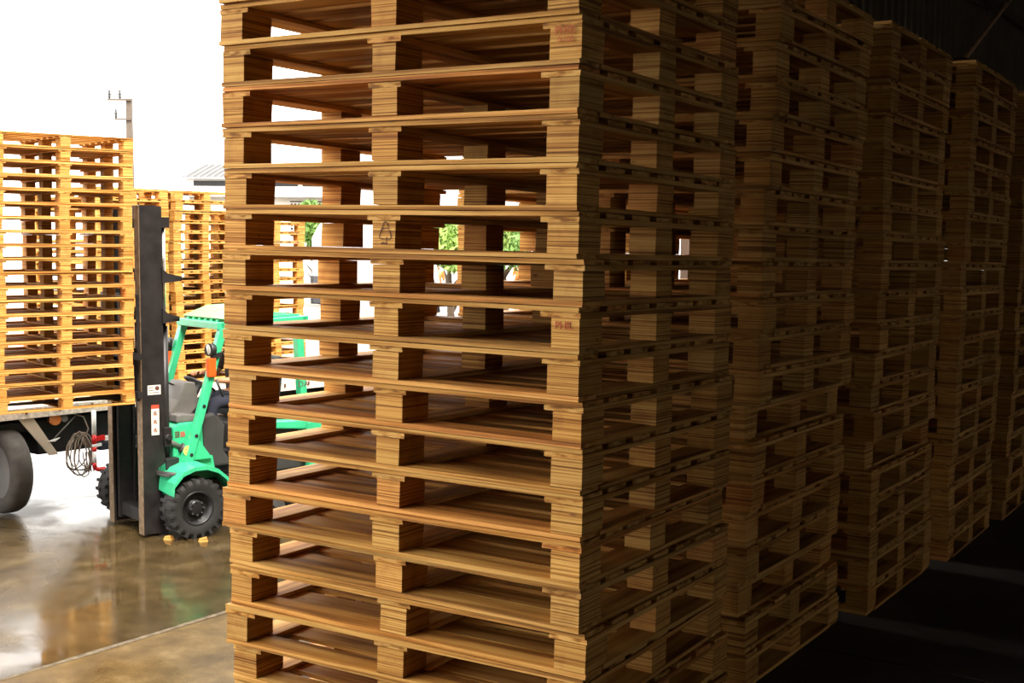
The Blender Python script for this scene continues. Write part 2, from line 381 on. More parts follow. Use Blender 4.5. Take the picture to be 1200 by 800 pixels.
# near stack, level k counted down from the top edge of the photograph
JIT = {-1: (.0027, .0053, -.41), 0: (.0058, .008, -.53), 1: (.0026, .0068, -.58), 2: (.0016, .007, -.66), 3: (.0005, .0071, -.74), 4: (-.0007, .0048, -.55), 5: (.0004, -.0071, .79), 6: (-.0013, -.0012, .05), 7: (-.0047, -.0049, .26), 8: (.0039, .0027, -.07), 9: (.0004, -.0036, .41), 10: (.0003, -.0039, .45), 11: (-.0112, -.0189, 1.43), 12: (-.0028, -.0028, .15), 13: (.0049, -.0081, 1.18), 14: (-.0055, -.0211, 2.01), 15: (.0031, -.0048, .72), 16: (0, 0, 0), -2: (.01, 0, .3), -3: (0, .01, -.2)}
LOOK = {-1: 'cut by the photo top edge, above the red-stamped block', 0: 'the topmost whole one, red stamp on its right block', 4: 'with the triangular recycling mark on its middle block', 6: 'with red lettering high on its right block',
        11: 'jutting out left above the forklift tyre level', 14: 'pushed far out to the left near the bottom'}
S1 = 'stack of raw wooden pallets nearest the camera'
near = {}
rn = random.Random(11)
for k in range(16, -4, -1):
    dx, dy, yw = JIT[k]
    base = Vector((-1.5614 + dx, 2.794 + .0024 * (k + 1) + dy, EYE + .5647 - P * (k + 1)))
    m = Matrix.Translation(base + SLOPE @ Vector((-PW / 2, PL / 2, 0))) @ (SLOPE @ Euler((0, 0, R(yw))).to_matrix()).to_4x4()
    if k in LOOK: t = 'wooden pallet of the near stack, ' + LOOK[k]
    elif k < -1: t = 'wooden pallet of the near stack, %s' % {-2: 'second from its very top', -3: 'topmost of all'}[k]
    elif k > 14: t = 'wooden pallet of the near stack, %s' % {15: 'cut by the photo bottom edge', 16: 'the lowest, on the dock floor'}[k]
    else: t = 'wooden pallet of the near stack, %s whole one from the photo top' % ORD[k]
    near[k] = place_pallet(m, t, S1, rn)
ROWN = ['second stack from the left', 'third stack from the left', 'fourth stack from the left', 'farthest stack']
for si, (y0, x0, n) in enumerate(((4.005, -1.545, 20), (5.15, -1.467, 20), (6.33, -1.438, 20), (7.55, -1.417, 20))):
    rn = random.Random(31 + si); lx = ly = 0
    for i in range(n):
        lx = max(-.03, min(.03, lx + rn.uniform(-.014, .014))); ly = max(-.02, min(.02, ly + rn.uniform(-.01, .01)))
        ex = -.035 if (si == 0 and i in (7, 2)) or (si == 1 and i in (5,)) else 0
        m = dock_mat(x0 - PW / 2 + lx + ex, y0 + PL / 2 + ly, i * P, R(rn.uniform(-.5, .5)))
        t = ('shaded wooden pallet topmost in the shed row, %s' if i == n - 1 else 'shaded wooden pallet at the floor in the shed row, %s' if i == 0 else 'shaded wooden pallet, ' + ORD[i] + ' from the floor in the shed row, %s') % ROWN[si]
        place_pallet(m, t, 'pallets of the shed row, ' + ROWN[si], rn)
# stamps on two blocks of the near stack
def on_front(pal, x, z, y=-PL / 2 - .0008): return (x, y, z)
def part_flat(name, mb, mat, parent, loc, label): o = mb.obj(name, mat, parent); o.location = loc; return lab(o, label)
def stroke(pts, wd, th=.0006):
    mb = MB(); vs = []
    for (x0, z0), (x1, z1) in zip(pts[:-1], pts[1:]): mb.beam((x0, 0, z0), (x1, 0, z1), wd, th, 0, (0, 1, 0))
    return mb
tri = MB()
for ps in ([(-.011, .020), (-.006, .033), (0, .037), (.006, .033), (.010, .022)], [(-.012, .018), (.013, .018)], [(-.013, .014), (-.021, -.004), (-.020, -.010), (-.012, -.012), (-.002, -.012)], [(.013, .014), (.021, -.002), (.020, -.009), (.013, -.012), (.007, -.011)], [(.007, -.006), (.003, -.012), (.007, -.018)], [(-.016, .012), (-.012, .018), (-.007, .014)]):
    for (x0, z0), (x1, z1) in zip(ps[:-1], ps[1:]): tri.beam((x0, 0, z0), (x1, 0, z1), .0024, .0006, 0, (0, 1, 0))
part_flat('recycling_mark', tri, M['ink'], near[4], (.005, -PL / 2 - .0016, .052), 'brown triangular recycling mark of three bent arrows')
tx_ = MB()
for q in range(4): tx_.box(-.010 + q * .006, -.006 + q * .006, 0, .0006, 0, .004 + .002 * (q % 2))
part_flat('stamp_line', tx_, M['ink'], near[4], (0, -PL / 2 - .0016, .026), 'faint small brown stamp characters')
def letters(txt, size, mat, parent, loc, rot, label=None, name='lettering'):
    cu = bpy.data.curves.new(name, 'FONT'); cu.body = txt; cu.size = size; cu.align_x = 'CENTER'; cu.align_y = 'CENTER'; cu.extrude = .0004
    t = bpy.data.objects.new(name, cu); col.objects.link(t); bpy.context.view_layer.update()
    me = bpy.data.meshes.new_from_object(t); bpy.data.objects.remove(t); me.materials.clear(); me.materials.append(mat)
    o = bpy.data.objects.new(name, me); col.objects.link(o); o.parent = parent; o.location = loc; o.rotation_euler = rot
    if label: o['label'] = label
    return o
letters('PHI0', .030, M['redink'], near[0], (.576, -PL / 2 - .0016, .084), (R(90), 0, 0), 'blurred red stencil letters on the block')
letters('0-100', .020, M['redink'], near[0], (.580, -PL / 2 - .0016, .061), (R(90), 0, 0), 'second blurred red stencil line')
letters('PHIL', .028, M['redink'], near[6], (.578, -PL / 2 - .0016, .072), (R(90), 0, 0), 'faded red stencil letters on the block')

# ------------------------------------------------------------------ forklift
FO = Vector((-9.47, 8.585, YARD)); FR = R(-108)
fk = empty('forklift', FO, FR, 'green forklift with black mast carrying a tall stack of pallets', 'forklift')
def wheel(parent, x, y, r, wd, side, knobs, hubr, tyre_mat, rim_mat, steer=0., name='front_wheel'):
    t = MB(); n = 48; hw = wd / 2
    t.lathe([(hubr, -hw * .8), (r * .80, -hw), (r * .95, -hw * .86), (r * .985, -hw * .5), (r * .985, hw * .5), (r * .95, hw * .86), (r * .80, hw), (hubr, hw * .8)], n)
    if knobs:
        for k in range(knobs):
            for s in (-1, 1):
                a = 2 * math.pi * (k + .5 * (s > 0)) / knobs
                mt = Matrix.Rotation(-a, 4, 'Y')
                t.box(r * .80, r * 1.015, hw * .06 if s > 0 else -hw * 1.01, hw * 1.01 if s > 0 else -hw * .06, -r * .055, r * .055, 0, mt)
    o = t.obj(name, tyre_mat, parent); o.location = (x, y, r); o.rotation_euler = (0, 0, steer)
    h = MB(); s = side
    h.lathe([(hubr + .002, s * hw * .8), (hubr * .96, s * hw * .86), (hubr * .88, s * hw * .80), (hubr * .80, s * hw * .30), (hubr * .50, s * hw * .22), (hubr * .46, s * hw * .62), (hubr * .34, s * hw * .70), (.001, s * hw * .70)], 36)
    h.lathe([(.001, -s * hw * .5), (hubr * .98, -s * hw * .7)], 36)
    h.obj('wheel_rim', rim_mat, o)
    b = MB()
    for k in range(8):
        a = 2 * math.pi * k / 8; cx, cz = hubr * .40 * math.cos(a), hubr * .40 * math.sin(a)
        b.tube([(cx, s * hw * .60, cz), (cx, s * hw * .82, cz)], hubr * .055, 6)
    b.obj('wheel_nuts', M['dgrey'], o)
    return o
M['rim'] = plain('black_rim', (.022, .021, .022), .35, .4, .2)
for s in (1, -1): wheel(fk, -.05 if s > 0 else .03, .61 if s > 0 else -.74, .285, .235, s, 20, .165, M['rubber'], M['rim'])
for s in (1, -1): wheel(fk, -1.36, .43 * s, .215, .17, s, 0, .12, M['rubber'], M['rim'], R(8), 'rear_wheel')
MB().beam((-.04, -.5, .29), (-.04, .5, .29), .16, .16).obj('front_axle', M['black'], fk)
# mast
for s in (1, -1):
    a = MB(); y0, y1 = sorted((s * .40, s * .385)); ox = .12
    a.box(.13, .35, y0, y1, .03, 3.13)
    ya, yb = sorted((s * .30, s * .385)); a.box(.13, .150, ya, yb, .03, 3.13); a.box(.330, .35, ya, yb, .03, 3.13)
    o = a.obj('mast_upright', M['steel'], fk)
    b = MB(); b.box(.351, .358, min(s * .30, s * .402), max(s * .30, s * .402), .03, 3.13); b.obj('rail_edge', M['rail'], o)
    c = MB(); ya, yb = sorted((s * .29, s * .24)); c.box(.16, .32, ya, yb, .09, 3.06); c.box(.16, .175, min(s * .24, s * .20), max(s * .24, s * .20), .09, 3.06)
    c.obj('inner_mast', M['steel'], fk)
    d = MB(); d.tube([(.075, s * .30, .25), (.075, s * .30, 2.0)], .035, 12); o = d.obj('lift_cylinder', M['steel'], fk)
    e = MB(); e.tube([(.075, s * .30, 2.0), (.075, s * .30, 2.98)], .020, 12); e.obj('cylinder_rod', M['chrome'], o)
    g = MB(); g.box(.03, .13, s * .30 - .05, s * .30 + .05, 2.93, 3.03); g.obj('rod_clamp', M['steel'], o)
for nm, z, x0, x1 in (('cross_member', .12, .13, .30), ('cross_member', 3.02, .14, .30), ('cross_member', 1.55, .09, .13)):
    MB().box(x0, x1, -.30, .30, z, z + .12).obj(nm, M['steel'], fk)
for z, l in ((2.44, .20), (2.06, .17)):
    a = MB(); a.prism([(.14, z - .03), (.14, z + .11), (.08, z + .06), (.14 - l, z + .03), (.14 - l, z - .01)], .26, .42); a.prism([(.14, z - .03), (.14, z + .11), (.08, z + .06), (.14 - l, z + .03), (.14 - l, z - .01)], -.42, -.26)
    a.box(.14 - l, .14 - l * .6, -.42, .42, z - .005, z + .012); a.obj('mast_bracket', M['steel'], fk)
# chain links down the mast front
a = MB()
for k in range(52):
    z = .95 + k * .04
    for y in (-.12, .12): a.box(.20, .212, y - .012 - .006 * (k % 2), y + .012 + .006 * (k % 2), z, z + .034)
o = a.obj('lift_chain', M['black'], fk); o['kind'] = 'stuff'
# carriage, forks
a = MB()
a.box(.375, .415, -.46, .46, 1.34, 1.40); a.box(.375, .415, -.46, .46, 1.70, 1.76)
for y in (-.30, .30): a.box(.36, .375, y - .05, y + .05, 1.30, 1.80)
a.obj('carriage', M['steel'], fk)
for s in (1, -1):
    a = MB(); y = s * .21; a.box(.415, .45, y - .05, y + .05, 1.325, 1.80)
    a.prism([(.45, 1.325), (1.62, 1.34), (1.62, 1.352), (.45, 1.362)], y - .05, y + .05); a.obj('fork', M['steel'], fk, .003)
a = MB()
for y in (-.42, -.2, 0, .2, .42): a.box(.38, .40, y - .012, y + .012, 1.76, 2.3)
a.box(.38, .40, -.43, .43, 2.28, 2.31); a.obj('load_backrest', M['steel'], fk)
# tilt cylinders
for s in (1, -1):
    a = MB(); a.tube([(.13, s * .33, .93), (-.06, s * .34, .82)], .026, 12); o = a.obj('tilt_cylinder', lab and M['grey'], fk)
    b = MB(); b.tube([(-.05, s * .34, .826), (-.16, s * .35, .765)], .045, 12); b.obj('cylinder_gland', M['dgrey'], o)
    c = MB(); c.box(.08, .15, s * .40 - .04, s * .40 + .045, .86, 1.04); c.obj('pin_bracket', M['steel'], o, .006)
    c = MB(); c.tube([(.115, s * .40 - .06, .95), (.115, s * .40 + .075, .95)], .028, 10); c.obj('pin', M['black'], o)
    d = MB(); d.box(.0, .13, s * .40 - .07, s * .40 + .03, .52, .74); d.obj('mast_hanger', M['black'], o, .008)
# body
a = MB(); a.prism([(.02, .45), (.02, 1.02), (-.05, 1.06), (-.30, 1.06), (-.34, .72), (-.34, .45)], -.34, .34); o = a.obj('front_cowl', M['green'], fk, .02)
b = MB()
for i in range(3): b.box(-.045, .0, .3405, .343, .965 - i * .022, .978 - i * .022)
b.box(-.045, -.038, .3405, .343, .921, .978)
lab(b.obj('badge', M['ink'], o), 'dark badge of three short bars')
b = MB(); b.prism([(-.105, .925), (-.10, .975), (-.055, .972), (-.055, .920)], .3405, .343); lab(b.obj('badge', plain('badge_red', (.35, .10, .07), .5), o), 'dull red square badge')
b = MB(); b.tube([(.0, -.27, .80), (.026, -.27, .80)], .05, 14); b.obj('port', M['black'], o)
a = MB(); a.prism([(-.02, 1.06), (-.20, 1.06), (-.34, 1.20), (-.30, 1.42), (-.20, 1.43), (-.12, 1.26), (-.03, 1.15)], -.17, .17); a.prism([(-.02, 1.06), (-.34, 1.06), (-.34, 1.10), (-.10, 1.14), (-.03, 1.13)], -.33, .33)
a.obj('dashboard', M['grey'], fk, .012)
for s in (1, -1):
    y0, y1 = sorted((s * .24, s * .36)); MB().prism([(-.30, .60), (-.28, 1.10), (-.40, 1.13), (-.52, 1.0), (-.50, .75), (-.62, .60)], y0, y1).obj('side_trim', M['dgrey'], fk, .02)
a = MB(); a.box(-1.5, -.02, -.36, .36, .30, .47); a.box(-.95, -.30, -.44, .44, .42, .50); a.obj('chassis', M['black'], fk, .01)
a = MB(); a.box(-.78, -.42, .36, .50, .26, .30); a.box(-.78, -.74, .36, .39, .26, .5); a.box(-.46, -.42, .36, .39, .26, .5); a.obj('step', M['black'], fk)
for s in (1, -1):
    a = MB(); vs = []; fs = []
    ar = [(.20, .47), (.19, .56), (.10, .66), (-.02, .70), (-.14, .70), (-.26, .655), (-.36, .565), (-.43, .45)]
    ins, out = s * .40, s * .735
    for x, z in ar: vs += [(x, ins, z), (x, out, z - .012), (x, out, z - .05), (x, ins, z - .02)]
    for i in range(len(ar) - 1):
        for q in range(4): fs.append((i * 4 + q, i * 4 + (q + 1) % 4, (i + 1) * 4 + (q + 1) % 4, (i + 1) * 4 + q))
    fs += [(0, 1, 2, 3), tuple(range(len(ar) * 4 - 4, len(ar) * 4))]
    a.add(vs, fs)
    y0, y1 = sorted((s * .36, s * .40))
    a.prism([(.16, .40), (.20, .66), (.05, .74), (-.36, .72), (-.42, .40), (-.34, .34)], y0, y1)
    o = a.obj('fender', M['green'], fk)
    b = MB(); b.prism([(-.02, .70), (-.10, .70), (-.34, .70), (-.14, .98)], min(s * .37, s * .44), max(s * .37, s * .44)); b.obj('pillar_gusset', M['green'], o, .005)
    b = MB(); b.tube([(.21, s * .40, .615), (.12, s * .62, .615)], .02, 8); b.box(.10, .23, min(s * .42, s * .60), max(s * .42, s * .60), .60, .612); b.obj('step_plate', M['dgrey'], o)
b = MB(); b.tube([(-.085, .441, .80), (-.085, .445, .80)], .050, 20); st = b.obj('round_sticker', M['yellow'], fk)
b = MB()
for q in ((-.107, .815), (-.063, .815)): b.tube([(q[0], .4451, q[1]), (q[0], .4465, q[1])], .006, 8)
for t in range(6):
    a0, a1 = R(200 + t * 23), R(223 + t * 23); b.beam((-.085 + .03 * math.cos(a0), .446, .80 + .03 * math.sin(a0)), (-.085 + .03 * math.cos(a1), .446, .80 + .03 * math.sin(a1)), .005, .0015, 0, (0, 1, 0))
b.obj('sticker_marks', M['ink'], st)
# engine hood, seat, counterweight
a = MB(); a.prism([(-.66, .48), (-.66, .98), (-.74, 1.02), (-1.42, 1.04), (-1.46, .48)], -.36, .36); a.obj('engine_hood', M['dgrey'], fk, .02)
a = MB(); a.prism([(-.70, 1.04), (-.68, 1.12), (-.74, 1.16), (-1.12, 1.14), (-1.16, 1.05)], -.24, .24); o = a.obj('seat', M['black'], fk, .03)
a = MB(); a.prism([(-1.10, 1.10), (-1.06, 1.16), (-1.16, 1.62), (-1.24, 1.64), (-1.26, 1.55), (-1.20, 1.08)], -.23, .23); a.obj('seat_backrest', M['black'], fk, .03)
a = MB(); a.prism([(-1.38, .28), (-1.44, .60), (-1.34, .62), (-1.34, .98), (-1.46, 1.04), (-1.78, 1.00), (-1.92, .86), (-1.97, .55), (-1.93, .28)], -.49, .49); a.obj('counterweight', M['green'], fk, .05)
a = MB(); a.prism([(-.95, .94), (-1.36, .90), (-1.38, .99), (-1.0, 1.01)], .32, .50); a.prism([(-.95, .94), (-1.36, .90), (-1.38, .99), (-1.0, 1.01)], -.50, -.32); a.obj('hood_side_panel', M['green'], fk, .015)
# overhead guard
for s in (1, -1):
    a = MB(); a.beam((-.075, s * .43, .66), (-.465, s * .43, 1.96), .07, .085, 0, (0, 1, 0)); o = a.obj('guard_pillar', M['green'], fk, .010)
    if s > 0:
        b = MB()
        for z in (.76, .94, 1.22): b.tube([(-.075 - (z - .66) * .3, .46, z), (-.075 - (z - .66) * .3, .478, z)], .018, 10)
        b.obj('pillar_bolt', M['black'], o)
    a = MB(); a.beam((-1.36, s * .43, 1.0), (-1.30, s * .43, 1.98), .075, .10, 0, (0, 1, 0)); a.obj('guard_pillar', M['green'], fk, .010)
letters('DA', .085, M['ink'], fk, (-1.335, .4815, 1.36), (R(90), 0, R(180)), 'dark capital letters on the green rear pillar')
a = MB()
for s in (1, -1): a.beam((-.44, s * .43, 1.985), (-1.40, s * .43, 2.02), .06, .07)
a.beam((-.44, -.46, 1.985), (-.44, .46, 1.985), .07, .07); a.beam((-1.38, -.46, 2.02), (-1.38, .46, 2.02), .07, .07)
a.obj('guard_frame', M['green'], fk, .008)
for k in range(6):
    y = -.32 + k * .128; MB().beam((-.46, y, 2.03), (-1.38, y, 2.06), .03, .02).obj('guard_bar', M['green'], fk)
M['green_panel'] = plain('pale_green_translucent_panel', (.14, .38, .13), .4)
a = MB(); a.add([(-.47, -.44, 2.05), (-.47, .46, 2.055), (-.62, .46, 2.14), (-.62, -.2, 2.16), (-.9, .46, 2.15), (-.9, -.2, 2.17), (-.47, -.44, 2.045), (-.47, .46, 2.05), (-.62, .46, 2.13), (-.62, -.2, 2.15), (-.9, .46, 2.14), (-.9, -.2, 2.16)], [(0, 1, 2, 3), (3, 2, 4, 5), (6, 9, 8, 7), (9, 11, 10, 8), (0, 3, 9, 6), (1, 7, 8, 2), (2, 8, 10, 4), (3, 5, 11, 9), (4, 10, 11, 5), (0, 6, 7, 1)]); lab(a.obj('roof_cover', M['green_panel'], fk), 'pale green sheet over the cab roof')
# front lamps
for s in (1, -1):
    o = MB().tube([(-.345, s * .47, 1.76), (-.29, s * .48, 1.765)], .062, 16).obj('headlamp', M['black'], fk)
    MB().lathe([(.001, .004), (.045, .003), (.052, 0)], 16, 'x', (-.289, s * .48, 1.765)).obj('lamp_lens', M['lens'], o)
    o2 = MB().box(-.36, -.28, s * .475 - .032, s * .475 + .032, 1.50, 1.685).obj('turn_signal', M['orange'], fk, .012)
    MB().beam((-.42, s * .46, 1.715), (-.32, s * .49, 1.70), .045, .04).obj('lamp_bracket', M['black'], fk)
a = MB(); a.tube([(-.36, .5, 1.47), (-.43, .5, 1.30)], .012, 6); a.obj('signal_stalk', M['black'], fk)
# mirror on the far pillar
a = MB(); a.tube([(-.30, -.50, 1.62), (-.34, -.52, 1.55), (-.40, -.55, 1.68), (-.42, -.56, 1.80)], .022, 8); a.obj('mirror_arm', M['dgrey'], fk)
# steering column and wheel
o = MB().tube([(-.30, 0, 1.15), (-.42, 0, 1.36)], .03, 10).obj('steering_column', M['black'], fk)
cc = Vector((-.43, 0, 1.38)); ax = Vector((-.12, 0, .21)).normalized(); u = Vector((0, 1, 0)); v = ax.cross(u)
ringp = [cc + (u * math.cos(t) + v * math.sin(t)) * .16 for t in [2 * math.pi * k / 28 for k in range(28)]]
s = MB(); s.tube(ringp, .013, 8, closed=True)
for t in (R(0), R(120), R(240)): s.beam(cc, cc + (u * math.cos(t) + v * math.sin(t)) * .155, .02, .012)
s.obj('steering_wheel', M['black'], fk)
a = MB()
for q in range(3): a.tube([(-.22, -.05 - q * .035, 1.36), (-.12, -.08 - q * .03, 1.42), (-.02, -.14 - q * .03, 1.30), (.0, -.2 - q * .03, 1.08)], .009, 6)
a.obj('hose', M['dgrey'], fk)
for y in (.20, .28): MB().tube([(-.36, y, 1.12), (-.42, y, 1.34)], .008, 6).obj('control_lever', M['black'], fk)
# decals on the near mast upright
a = MB(); a.box(.185, .262, .4005, .4018, .975, 1.225); o = lab(a.obj('warning_decal', M['ivory'], fk), 'ivory warning strip with red header and three pictograms')
a = MB(); a.box(.185, .262, .4005, .4022, 1.226, 1.262); lab(a.obj('decal_header', plain('decal_red', (.6, .06, .03), .5), o), 'red header of the warning strip')
for k in range(3):
    z = 1.02 + k * .08; a = MB(); a.tube([(.224, .4019, z), (.224, .4026, z)], .025, 16); a.obj('pictogram', plain('picto', (.55, .36, .28), .6), o)
    a = MB(); a.beam((.208, .4032, z - .016), (.238, .4032, z + .014), .007, .0012, 0, (0, 1, 0)); a.beam((.238, .4032, z - .012), (.222, .4032, z + .002), .006, .0012, 0, (0, 1, 0)); a.tube([(.222, .4027, z + .016), (.222, .4037, z + .016)], .006, 8)
    a.obj('pictogram_figure', M['ink'], o)
a = MB(); a.box(.165, .295, .4005, .4018, 1.36, 1.45); o = lab(a.obj('plate', M['ivory'], fk), 'small pale data plate on the mast')
a = MB(); a.tube([(.20, .4018, 1.42), (.20, .4030, 1.42)], .022, 12); a.box(.235, .285, .4018, .4026, 1.425, 1.432); a.box(.235, .285, .4018, .4026, 1.40, 1.407); a.box(.18, .285, .4018, .4026, 1.378, 1.384); a.obj('plate_print', M['ink'], o)

# the stack the forklift carries
FM = Matrix.Translation(FO) @ Matrix.Rotation(FR, 4, 'Z')
rn = random.Random(5); lx = ly = 0
for i in range(20):
    lx = max(-.02, min(.02, lx + rn.uniform(-.01, .01))); ly = max(-.015, min(.015, ly + rn.uniform(-.008, .008)))
    if i >= 16: lx = .045
    zz = 1.30 - .1217 + .122 * i + .1217
    m = FM @ Matrix.Translation((.455 + PW / 2 - .018 + (lx if i < 16 else -.02) + .022, ly - .005, 1.300 - T_BOT + .0135 + .122 * i)) @ Matrix.Rotation(R(rn.uniform(-.4, .4) + 180), 4, 'Z')
    t = 'sunlit wooden pallet on the forklift, ' + ('topmost of its stack' if i == 19 else 'bottom one on the forks' if i == 0 else ORD[19 - i] + ' from the top')
    place_pallet(m, t, 'pallets carried by the forklift', rn)

# ------------------------------------------------------------------ truck
TO = Vector((-11.06, 7.94, YARD)); TR = R(-9)
tk = empty('flatbed_truck', TO, TR, 'flatbed truck with white stained deck edge and black chassis, loaded with pallets', 'truck')
for k in range(9):
    y0 = -4.0 + k * 1.085; MB().box(-2.38, -.05, y0, y0 + 1.078, 1.03, 1.09).obj('deck_plank', plain('grimy_deck', (.50, .40, .28), .7, 0, .3, 5) if k == 0 else bpy.data.materials['grimy_deck'], tk)
a = MB(); a.box(-.05, 0, -4.0, 5.76, .985, 1.095); a.box(-2.43, -2.38, -4.0, 5.76, .985, 1.095); o = lab(a.obj('deck_edge', M['dirty_white'], tk), 'white painted deck edge with dark stains')
b = MB()
for k in range(26): b.box(0, .012, -3.8 + k * .37, -3.78 + k * .37, 1.03, 1.075)
o2 = b.obj('rope_hooks', M['ink'], o); o2['kind'] = 'stuff'
for k in range(11): MB().box(-2.36, -.06, -3.8 + k * .9, -3.72 + k * .9, .90, 1.03).obj('cross_bearer', M['chassis'], tk)
for x in (-.85, -1.6): MB().box(x - .05, x + .05, -4.0, 6.9, .62, .90).obj('chassis_rail', M['chassis'], tk)
for (x, s, y) in ((-.20, 1, .13), (-2.2, -1, .13), (-.75, 1, 6.5), (-2.2, -1, 6.5), (-.22, 1, -1.25), (-2.2, -1, -1.25)):
    r_ = .445; w_ = wheel(tk, x, y, r_, .22, s, 0, .285, M['rubber_dust'], M['grey'], 0, 'truck_wheel')
    g = MB()
    for q in (.30, .36, .41): g.lathe([(q - .003, s * .117), (q, s * .124 if q < .4 else s * .116), (q + .003, s * .115)], 40)
    g.obj('sidewall_ring', M['rubber_dust'], w_)
    for g0 in (-.07, 0, .07):
        pass
MB().beam((-2.1, .13, .445), (-.3, .13, .445), .14, .14).obj('axle', M['chassis'], tk)
MB().beam((-2.1, -1.25, .445), (-.3, -1.25, .445), .14, .14).obj('axle', M['chassis'], tk)
MB().beam((-2.1, 6.5, .445), (-.85, 6.5, .445), .12, .12).obj('axle', M['chassis'], tk)
a = MB(); a.box(-.95, -.20, .50, 1.62, .56, .93); o = a.obj('tool_box', M['chassis'], tk, .01)
a = MB(); a.box(-.95, -.25, 1.75, 3.4, .50, .92); a.obj('fuel_tank', M['chassis'], tk, .05)
a = MB(); a.prism([(.20, 1.0), (.36, 1.0), (.64, .57), (.54, .57)], -.05, -.03, 0, 'yz'); lab(a.obj('deck_strut', plain('pale_beige_paint', (.56, .46, .36), .6), tk), 'pale beige diagonal plate strut under the deck')
MB().tube([(-.05, .52, .66), (-.05, .86, .96)], .008, 6).obj('stay_rod', M['grey'], tk)
MB().prism([(.52, .72), (.66, .745), (.60, .71)], -.04, -.02, 0, 'yz').obj('bracket', M['white'], tk)
o = MB().tube([(-.10, .62, .94), (-.03, .62, .94)], .062, 16).obj('side_lamp', M['amber'], tk); MB().tube([(-.08, .72, .94), (-.03, .72, .94)], .038, 12).obj('side_lamp', M['grey'], tk)
MB().box(-.1, -.06, .55, .80, .93, 1.0).obj('lamp_bracket', M['chassis'], tk)
# coils of cable hanging from the deck
rc = random.Random(9)
for k in range(9):
    cx = .93 + rc.uniform(-.09, .09); top = rc.uniform(.90, 1.0); bot = rc.uniform(.36, .52); wdt = rc.uniform(.05, .13)
    pts = []
    for t in range(17):
        a_ = 2 * math.pi * t / 16; pts.append((-.06 + .02 * math.sin(a_ * 2 + k), cx + wdt * math.sin(a_) * (1.1 - .3 * math.cos(a_)), (top + bot) / 2 - .14 + (top - bot) / 2.6 * math.cos(a_) + .01 * math.sin(3 * a_ + k)))
    MB().tube(pts[:-1], .007, 6, closed=True).obj('hanging_cable', M['cable'], tk)
MB().tube([(-.06, .80, .99), (-.05, .95, .93), (-.05, 1.0, .80), (-.05, .93, .64)], .008, 6).obj('hanging_cable', M['cable'], tk)
for k in range(4): MB().tube([(-.05, .93 + k * .03, .55), (-.05, .95 + k * .035, .40), (-.04, .96 + k * .03, .33)], .008, 6).obj('hanging_cable', M['cable'], tk)
# side guard: striped post, foot and bars
M2 = [M['white'], M['red']]
a = MB()
for z0, z1, mi in ((.74, 1.0, 0), (.64, .74, 1), (.61, .64, 0), (.56, .61, 1), (.44, .56, 0), (.38, .44, 1)): a.tube([(.03, 1.02, z0), (.03, 1.02, z1)], .024, 10, mi)
a.tube([(.03, 1.02, .385), (.03, 1.06, .36), (.03, 1.14, .36)], .024, 10, 1); o = lab(a.obj('side_guard_post', M2, tk), 'red and white striped guard post')
a = MB(); a.beam((.03, 1.02, .69), (.03, 1.14, .70), .03, .05, 1); a.beam((.03, 1.14, .69), (.03, 2.3, .69), .03, .05, 0); a.beam((.03, 1.02, .62), (.03, 1.10, .63), .03, .03, 0); lab(a.obj('side_guard_bar', M2, tk), 'horizontal white guard bar with red end')
MB().tube([(.03, 1.14, .36), (.03, 2.3, .37)], .008, 6).obj('side_guard_bar', M['red'], tk)
MB().box(-.1, .02, 1.1, 2.2, .56, .63).obj('guard_rail', M['navy'], tk)
MB().prism([(-.3, .93), (.62, .93), (.50, .80), (-.15, .96)], -.30, -.12, 0, 'yz').obj('mud_wing', M['chassis'], tk)
# cab
a = MB(); a.prism([(5.95, .75), (5.95, 2.85), (6.10, 3.08), (6.75, 2.95), (7.05, 1.85), (7.1, .75)], -2.30, -.60, 0, 'yz'); cb = a.obj('cab', M['white'], tk, .06)
a = MB(); a.box(-2.25, -1.80, 5.90, 5.96, 1.72, 2.30); lab(a.obj('rear_window', M['glass'], cb), 'dark rear window of the white cab')
a = MB(); a.prism([(6.3, 1.8), (6.3, 2.6), (6.7, 2.6), (6.92, 1.8)], -.603, -.585, 0, 'yz'); a.obj('side_window', M['glass'], cb)
a = MB(); a.add([(-2.2, 7.07, 1.85), (-.7, 7.07, 1.85), (-.75, 6.83, 2.75), (-2.15, 6.83, 2.75)], [(0, 1, 2, 3)]); a.obj('windscreen', M['glass'], cb)
a = MB(); a.prism([(5.80, 1.10), (5.80, 2.78), (5.87, 2.78), (5.87, 1.10)], -2.40, -2.30, 0, 'yz'); a.box(-2.42, -.02, 5.80, 5.86, 1.09, 1.16); a.box(-2.4, -1.55, 5.8, 5.86, 1.16, 1.9)
for x in (-1.95, -1.5, -1.0, -.5, -.06): a.box(x - .025, x + .025, 5.80, 5.86, 1.1, 1.9)
a.box(-2.4, -.03, 5.80, 5.86, 1.85, 1.9); a.obj('headboard', M['white'], tk)
# loads on the truck deck
for si, (cx, cy, rz, n, nm) in enumerate(((-12.12, 10.12, -3, 19, 'left'), (-12.12, 11.28, -3, 19, 'middle'), (-12.10, 12.50, -3, 17, 'far right'))):
    rn = random.Random(60 + si); lx = ly = 0
    for i in range(n):
        lx = max(-.025, min(.025, lx + rn.uniform(-.012, .012))); ly = max(-.015, min(.015, ly + rn.uniform(-.008, .008)))
        m = Matrix.Translation((cx + lx, cy + ly, YARD + 1.0905 + i * P)) @ Matrix.Rotation(R(rz + rn.uniform(-.4, .4)), 4, 'Z')
        t = 'wooden pallet, ' + ('topmost' if i == n - 1 else ORD[n - 1 - i] + ' from the top') + ' in the %s stack on the truck deck' % nm
        place_pallet(m, t, 'pallets stacked on the truck deck', rn)

